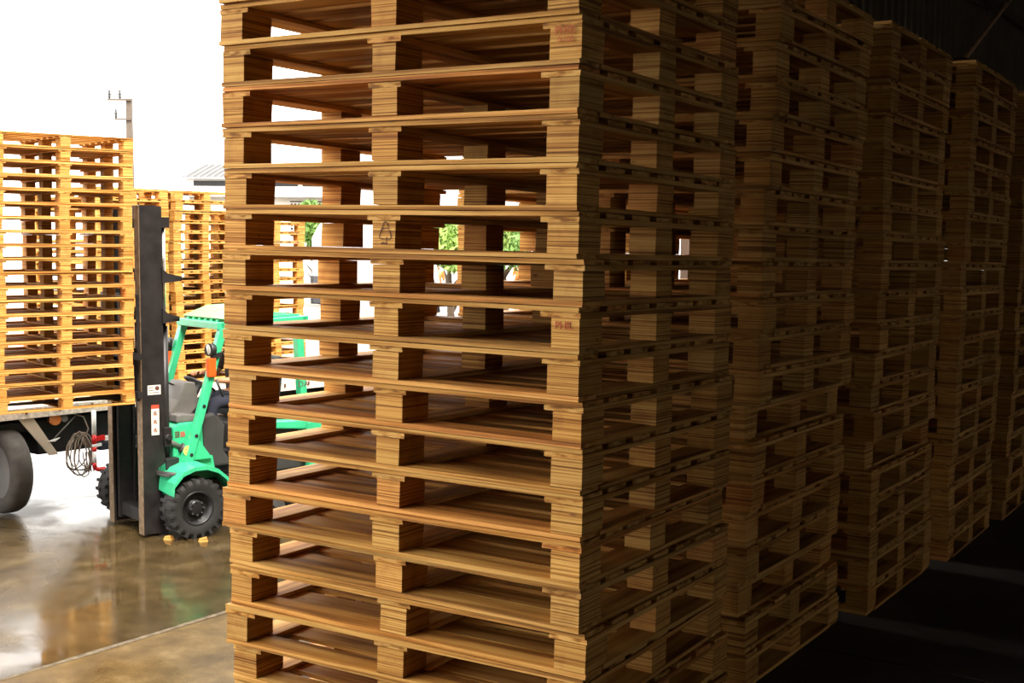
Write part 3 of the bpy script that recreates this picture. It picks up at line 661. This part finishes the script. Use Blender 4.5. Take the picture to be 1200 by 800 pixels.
# ------------------------------------------------------------------ people
def skin_mesh(name, verts, edges, radii, mat, sub=2, root=0):
    me = bpy.data.meshes.new(name); me.from_pydata([Vector(v) for v in verts], edges, []); o = bpy.data.objects.new(name, me); col.objects.link(o)
    md = o.modifiers.new('skin', 'SKIN'); md.use_smooth_shade = True
    for i, d in enumerate(me.skin_vertices[0].data):
        r_ = radii[i]; d.radius = (r_, r_) if not isinstance(r_, tuple) else r_; d.use_root = (i == root)
    sb = o.modifiers.new('sub', 'SUBSURF'); sb.levels = sub; sb.render_levels = sub
    bpy.context.view_layer.update()
    dg = bpy.context.evaluated_depsgraph_get(); m2 = bpy.data.meshes.new_from_object(o.evaluated_get(dg))
    bpy.data.objects.remove(o); m2.materials.clear(); m2.materials.append(mat)
    for p_ in m2.polygons: p_.use_smooth = True
    return m2
def link(name, me, parent): o = bpy.data.objects.new(name, me); col.objects.link(o); o.parent = parent; return o
def join_meshes(name, meshes, mat):
    bm = bmesh.new()
    for m_ in meshes: bm.from_mesh(m_)
    me = bpy.data.meshes.new(name); bm.to_mesh(me); bm.free(); me.materials.append(mat)
    for p_ in me.polygons: p_.use_smooth = True
    return me
def person(root, J, trouser, shirt, shoe, sleeve_to, detail=True):
    """J: joints as world-like local coordinates; x forward"""
    V = Vector; g = {k: V(v) for k, v in J.items()}
    names = ['pelvis', 'belly', 'chest', 'neck', 'head_lo', 'head_mid', 'head_top', 'shl', 'ell', 'wrl', 'shr', 'elr', 'wrr', 'hpl', 'knl', 'anl', 'tol', 'hpr', 'knr', 'anr', 'tor']
    rad = dict(pelvis=(.13, .10), belly=(.12, .095), chest=(.145, .105), neck=.055, head_lo=.062, head_mid=.088, head_top=.070, shl=.06, ell=.042, wrl=.027, shr=.06, elr=.042, wrr=.027, hpl=.085, knl=.058, anl=.040, tol=.035, hpr=.085, knr=.058, anr=.040, tor=.035)
    E_ = [('pelvis', 'belly'), ('belly', 'chest'), ('chest', 'neck'), ('neck', 'head_lo'), ('head_lo', 'head_mid'), ('head_mid', 'head_top'), ('chest', 'shl'), ('shl', 'ell'), ('ell', 'wrl'), ('chest', 'shr'), ('shr', 'elr'), ('elr', 'wrr'), ('pelvis', 'hpl'), ('hpl', 'knl'), ('knl', 'anl'), ('anl', 'tol'), ('pelvis', 'hpr'), ('hpr', 'knr'), ('knr', 'anr'), ('anr', 'tor')]
    parts = [skin_mesh('b', [g[n] for n in names], [(names.index(a), names.index(b)) for a, b in E_], [rad[n] for n in names], M['skin'])]
    for s in ('l', 'r'):     # palm, four unequal fingers, thumb
        wr, el = g['wr' + s], g['el' + s]; d = (wr - el).normalized()
        side = d.cross(V((0, 0, 1))).normalized(); dn = side.cross(d).normalized()
        if dn.z > 0: dn = -dn
        ins = side if (side.y > 0) != (s == 'l') else -side
        palm = wr + d * .05
        parts.append(skin_mesh('p', [wr - d * .02, wr + d * .03, palm + d * .03], [(0, 1), (1, 2)], [(.027, .024), (.034, .016), (.038, .014)], M['skin'], 1))
        for q, ln in enumerate((.068, .078, .073, .056)):
            b = palm + d * .02 - ins * (-.030 + .020 * q)
            parts.append(skin_mesh('f', [b, b + d * ln * .45 + dn * .004, b + d * ln * .75 + dn * ln * .35, b + d * ln * .70 + dn * ln * .72], [(0, 1), (1, 2), (2, 3)], [.0095, .009, .0085, .007], M['skin'], 1))
        b = wr + d * .03 + ins * .028
        parts.append(skin_mesh('t', [b, b + d * .025 + ins * .018 + dn * .01, b + d * .05 + ins * .018 + dn * .028], [(0, 1), (1, 2)], [.012, .0105, .008], M['skin'], 1))
    link('body', join_meshes('body', parts, M['skin']), root)
    hm = g['head_mid']; hf = V((1, 0, 0))
    a = MB(); a.prism([(hm.x + .080, hm.z + .015), (hm.x + .112, hm.z - .022), (hm.x + .084, hm.z - .030)], hm.y - .013, hm.y + .013); a.obj('nose', M['skin'], root, .004)
    a = MB()
    for s in (-1, 1): a.lathe([(.001, .004), (.009, .0035), (.013, 0)], 10, 'x', (hm.x + .084, hm.y + s * .033, hm.z + .012))
    e = a.obj('eyes', M['eye'], root); a = MB()
    for s in (-1, 1): a.lathe([(.001, .006), (.006, .005)], 10, 'x', (hm.x + .084, hm.y + s * .033, hm.z + .012))
    a.obj('pupils', M['hair'], e)
    a = MB(); a.box(hm.x + .070, hm.x + .088, hm.y - .024, hm.y + .024, hm.z - .058, hm.z - .050); a.obj('mouth', plain('lips', (.35, .10, .08), .5), root, .002)
    for s in (-1, 1): MB().lathe([(.001, .008), (.02, .006), (.026, 0), (.001, -.006)], 12, 'y', (hm.x - .005, hm.y + s * .088, hm.z - .005)).obj('ear', M['skin'], root)
    a = MB(); vs = []; fs = []
    for i in range(8):
        ph = i / 7 * R(100)
        for k in range(20):
            th = 2 * math.pi * k / 20; rr = .101; lim = 1.0
            z = math.cos(ph); rad_ = math.sin(ph)
            x = rad_ * math.cos(th); y = rad_ * math.sin(th)
            if x > .55 and z < .45: z = .45
            vs.append((hm.x - .006 + x * rr, hm.y + y * rr * .93, hm.z + .018 + z * rr))
    for i in range(7):
        for k in range(20): fs.append((i * 20 + k, i * 20 + (k + 1) % 20, (i + 1) * 20 + (k + 1) % 20, (i + 1) * 20 + k))
    a.add(vs, fs, 0, True); a.obj('hair', M['hair'], root)
    # clothing, a little larger than the body, same joints
    tn = ['pelvis', 'hpl', 'knl', 'cl', 'hpr', 'knr', 'cr', 'waist']
    g['cl'] = g['anl'] + (g['knl'] - g['anl']) * .08; g['cr'] = g['anr'] + (g['knr'] - g['anr']) * .08; g['waist'] = g['pelvis'] + (g['belly'] - g['pelvis']) * .5
    tr = [(.145, .118), .105, .076, .068, .105, .076, .068, (.135, .108)]
    link('trousers', skin_mesh('trousers', [g[n] for n in tn], [(0, 1), (1, 2), (2, 3), (0, 4), (4, 5), (5, 6), (0, 7)], tr, trouser), root)
    g['sl'] = g['ell'] + (g['wrl'] - g['ell']) * (sleeve_to - 1) if sleeve_to > 1 else g['shl'] + (g['ell'] - g['shl']) * sleeve_to
    g['sr'] = g['elr'] + (g['wrr'] - g['elr']) * (sleeve_to - 1) if sleeve_to > 1 else g['shr'] + (g['elr'] - g['shr']) * sleeve_to
    g['collar'] = g['chest'] + (g['neck'] - g['chest']) * .8
    sn = ['belly', 'waist', 'chest', 'collar', 'shl', 'sl', 'shr', 'sr']
    link('shirt', skin_mesh('shirt', [g[n] for n in sn], [(0, 1), (0, 2), (2, 3), (2, 4), (4, 5), (2, 6), (6, 7)], [(.138, .112), (.140, .115), (.162, .122), .07, .076, .062, .076, .062], shirt), root)
    for s in ('l', 'r'):
        an, to = g['an' + s], g['to' + s]
        link('shoe', skin_mesh('shoe', [an + V((-.03, 0, -.035)), an + V((.03, 0, -.03)), to + V((.01, 0, 0))], [(0, 1), (1, 2)], [(.05, .05), (.05, .048), (.045, .034)], shoe, 2), root)
dr = empty('person', FM @ Vector((-.90, 0, 0)), FR, 'person in dark work clothes driving the green forklift, hands on the wheel', 'person')
person(dr, dict(pelvis=(0, 0, 1.25), belly=(.02, 0, 1.38), chest=(.05, 0, 1.60), neck=(.07, 0, 1.73), head_lo=(.09, 0, 1.775), head_mid=(.10, 0, 1.85), head_top=(.09, 0, 1.91),
    shl=(.05, .185, 1.66), ell=(.20, .27, 1.42), wrl=(.40, .20, 1.43), shr=(.05, -.185, 1.66), elr=(.20, -.27, 1.42), wrr=(.40, -.14, 1.48),
    hpl=(.04, .10, 1.22), knl=(.40, .13, 1.20), anl=(.48, .13, .80), tol=(.58, .13, .765), hpr=(.04, -.10, 1.22), knr=(.40, -.13, 1.20), anr=(.48, -.13, .80), tor=(.58, -.13, .765)), M['navy'], M['brown_shirt'], M['black'], .7)
MB().box(-.64, -.33, -.26, .26, .715, .725).obj('floor_plate', M['black'], fk)
def standing(x, y, rz, label, trouser, shirt):
    r_ = empty('person', (x, y, YARD), rz, label, 'person', 'workers far across the yard')
    person(r_, dict(pelvis=(0, 0, .95), belly=(0, 0, 1.08), chest=(0, 0, 1.32), neck=(0, 0, 1.47), head_lo=(.01, 0, 1.52), head_mid=(.02, 0, 1.60), head_top=(.01, 0, 1.66),
        shl=(0, .19, 1.39), ell=(-.02, .25, 1.13), wrl=(.06, .24, .88), shr=(0, -.19, 1.39), elr=(-.02, -.25, 1.13), wrr=(.08, -.22, .90),
        hpl=(0, .10, .92), knl=(.04, .11, .50), anl=(0, .12, .10), tol=(.12, .13, .045), hpr=(0, -.10, .92), knr=(-.02, -.11, .50), anr=(-.10, -.12, .10), tor=(.02, -.13, .045)), trouser, shirt, M['navy'], 1.6)
standing(-34.88, 56.10, R(-60), 'distant worker in orange trousers seen through the near stack, right', M['orange_cloth'], M['orange_cloth'])
standing(-33.74, 47.36, R(-40), 'distant worker in orange clothes seen through the near stack, centre', M['orange_cloth'], M['orange_cloth'])

# ------------------------------------------------------------------ backdrop
def tree(name, x, y, h, r, seed, leafm, label):
    t = empty(name, (x, y, YARD), 0, label, 'tree', 'trees beyond the yard'); rn = random.Random(seed)
    tr_ = MB(); tr_.tube([(0, 0, 0), (.05, 0, h * .3), (-.05, .05, h * .6), (0, 0, h * .8)], [r * .09, r * .07, r * .05, r * .02], 8)
    for k in range(6):
        a_ = rn.uniform(0, 6.28); z = h * rn.uniform(.3, .6); tr_.tube([(0, 0, z), (math.cos(a_) * r * .35, math.sin(a_) * r * .35, z + h * .14), (math.cos(a_) * r * .7, math.sin(a_) * r * .7, z + h * .2)], [r * .04, r * .03, r * .012], 6)
    tr_.obj('trunk', M['bark'], t)
    fo = MB(); cl = [(rn.uniform(-.6, .6) * r, rn.uniform(-.6, .6) * r, h * rn.uniform(.74, .95), r * rn.uniform(.25, .4)) for _ in range(16)]
    for _ in range(5200):
        cx, cy, cz, cr = rn.choice(cl); d = Vector((rn.gauss(0, 1), rn.gauss(0, 1), rn.gauss(0, 1))).normalized() * cr * rn.uniform(.55, 1.05); d.z *= .85
        p_ = Vector((cx, cy, cz)) + d; e = Euler((rn.uniform(0, 6), rn.uniform(0, 6), rn.uniform(0, 6))).to_matrix(); s_ = rn.uniform(.06, .12)
        fo.add([p_ + e @ Vector((-s_, 0, 0)), p_ + e @ Vector((0, -s_ * .45, .01)), p_ + e @ Vector((s_, 0, 0)), p_ + e @ Vector((0, s_ * .45, .01))], [(0, 1, 2, 3)])
    o = fo.obj('foliage', leafm, t); o['kind'] = 'stuff'
tree('broadleaf_tree', -18.9, 21.9, 3.7, .7, 1, M['leaf'], 'green tree behind the white truck cab, leftmost of the trees')
tree('broadleaf_tree', -20.2, 25.2, 3.5, 1.1, 2, M['leaf2'], 'pale green tree seen beside the recycling-marked block')
tree('broadleaf_tree', -15.54, 22.23, 3.2, 1.3, 3, M['leaf2'], 'pale green bushy tree seen through the middle of the near stack')
tree('broadleaf_tree', -19.43, 30.45, 3.3, 1.9, 4, M['leaf'], 'darker green tree seen through the right half of the near stack')
# long low factory building behind the truck
bd = empty('factory_building', (-30.1, 28.65, YARD - .36), R(32), 'low white factory building with grey sheet roof and vent blocks', 'building')
W_ = 5.2
a = MB(); a.box(0, W_, .0, .2, 0, 4.5); a.box(0, .2, .2, 8, 0, 4.9); a.obj('wall', M['render_white'], bd)
a = MB(); a.box(-.2, W_ + .3, -.55, -.45, 4.52, 4.72); a.box(-.2, W_ + .3, -.5, 0, 4.50, 4.54); a.obj('fascia', M['white'], bd)
for k in range(int(W_ / 1.15)): MB().box(.15 + k * 1.15, 1.15 + k * 1.15, -.02, .02, 4.86, 5.02).obj('clerestory_vent', M['black'], bd)
a = MB(); a.box(-.1, W_ + .1, .02, .2, 4.5, 5.1); a.obj('wall', M['render_white'], bd)
for k in range(5):
    a = corrugated(1.05, 3.0, .21, .04); o = a.obj('roof_sheet', M['roofgrey'], bd); o.location = (-.2 + k * 1.05, -.35, 5.10); o.rotation_euler = (R(-79), 0, 0)
for k in range(6):
    for j in range(5): pass
# vent block panel
vb = MB()
for i in range(15): vb.box(3.2 + i * .11, 3.23 + i * .11, -.14, -.04, 3.35, 4.35)
for j in range(10): vb.box(3.2, 4.78, -.14, -.04, 3.35 + j * .108, 3.38 + j * .108)
lab(vb.obj('vent_blocks', M['render_white'], bd), 'white pierced vent block panel')
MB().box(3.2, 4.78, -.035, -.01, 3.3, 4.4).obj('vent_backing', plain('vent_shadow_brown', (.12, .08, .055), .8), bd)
# blue grey sheet shed
sh = empty('sheet_shed', (-24.25, 29.9, YARD), R(32), 'blue-grey corrugated sheet shed beside the white factory', 'shed')
for k in range(2): o = corrugated(1.0, 3.2, .2, .04).obj('wall_sheet', M['blue_grey'], sh); o.location = (k, 0, .6)
MB().box(-.1, 2.1, -.15, .1, 3.8, 4.35).obj('fascia', M['white'], sh)
MB().box(0, 2, .05, 1.0, 0, 3.8).obj('wall', M['render_white'], sh)
MB().add([(-.1, -.2, 4.35), (2.1, -.2, 4.35), (2.1, 1.1, 4.55), (-.1, 1.1, 4.55), (-.1, -.2, 4.4), (2.1, -.2, 4.4), (2.1, 1.1, 4.6), (-.1, 1.1, 4.6)], [(0, 3, 2, 1), (4, 5, 6, 7), (0, 1, 5, 4), (1, 2, 6, 5), (2, 3, 7, 6), (3, 0, 4, 7)]).obj('roof', M['roofgrey'], sh)
# utility pole with cross arms
up_ = empty('utility_pole', (-30.1, 26.3, YARD), R(32), 'concrete utility pole with insulators on cross arms, above the carried stack', 'pole')
a = MB(); a.add([(-.11, -.11, 0), (.11, -.11, 0), (.11, .11, 0), (-.11, .11, 0), (-.08, -.08, 7.0), (.08, -.08, 7.0), (.08, .08, 7.0), (-.08, .08, 7.0)], [(3, 2, 1, 0), (4, 5, 6, 7), (0, 1, 5, 4), (1, 2, 6, 5), (2, 3, 7, 6), (3, 0, 4, 7)]); a.obj('pole', M['concrete_pole'], up_)
for z, l, ins in ((6.95, .62, (-.55, -.24)), (6.38, .40, (-.37,))):
    o = MB().box(-l, .10, -.14, -.09, z - .03, z + .03).obj('cross_arm', M['concrete_pole'], up_)
    for x in ins: MB().lathe([(.03, 0), (.05, .05), (.035, .08), (.055, .13), (.035, .17), (.04, .24), (.001, .28)], 10, 'z', (x, -.115, z + .03)).obj('insulator', M['dgrey'], o)
wr_ = MB().tube([(-44 + 3.4 * k, 18.6 + 2.35 * k, YARD + 6.98 - .28 * math.sin(math.pi * ((k % 4) / 4.0)) - .28 * k + 1.0) for k in range(9)], .012, 5)
tag(wr_.obj('power_line', M['dgrey']), 'thin overhead power line crossing the white sky', 'cable')
# striped gate post seen through the doorway and the fourth stack
gp = empty('gate_post', (-4.66, 20.8, YARD), 0, 'red and white painted gate post seen through a gap of the far stacks', 'post')
MB().box(-.09, .09, -.09, .09, 0, 2.80).obj('red_section', M['red'], gp); MB().box(-.091, .091, -.091, .091, 2.80, 3.6).obj('white_section', M['white'], gp)
# stones / wood scraps under the forklift tyre
for (x, y, lb, rz) in ((-8.97, 8.22, 'pale wood scrap on the wet ground by the front tyre tread', .4), (-8.65, 8.35, 'pale wood scrap on the wet ground under the right of the front tyre', 1.2)):
    s_ = empty('wood_scrap', (x, y, YARD), rz, lb, 'scrap'); s_.scale = (.75, .75, .8)
    a = MB(); a.add([(-.06, -.03, 0), (.05, -.04, 0), (.07, .03, 0), (-.05, .04, 0), (-.045, -.02, .045), (.03, -.03, .06), (.05, .015, .05), (-.04, .03, .035)], [(3, 2, 1, 0), (4, 5, 6, 7), (0, 1, 5, 4), (1, 2, 6, 5), (2, 3, 7, 6), (3, 0, 4, 7)]); a.obj('chip', M['board'], s_)
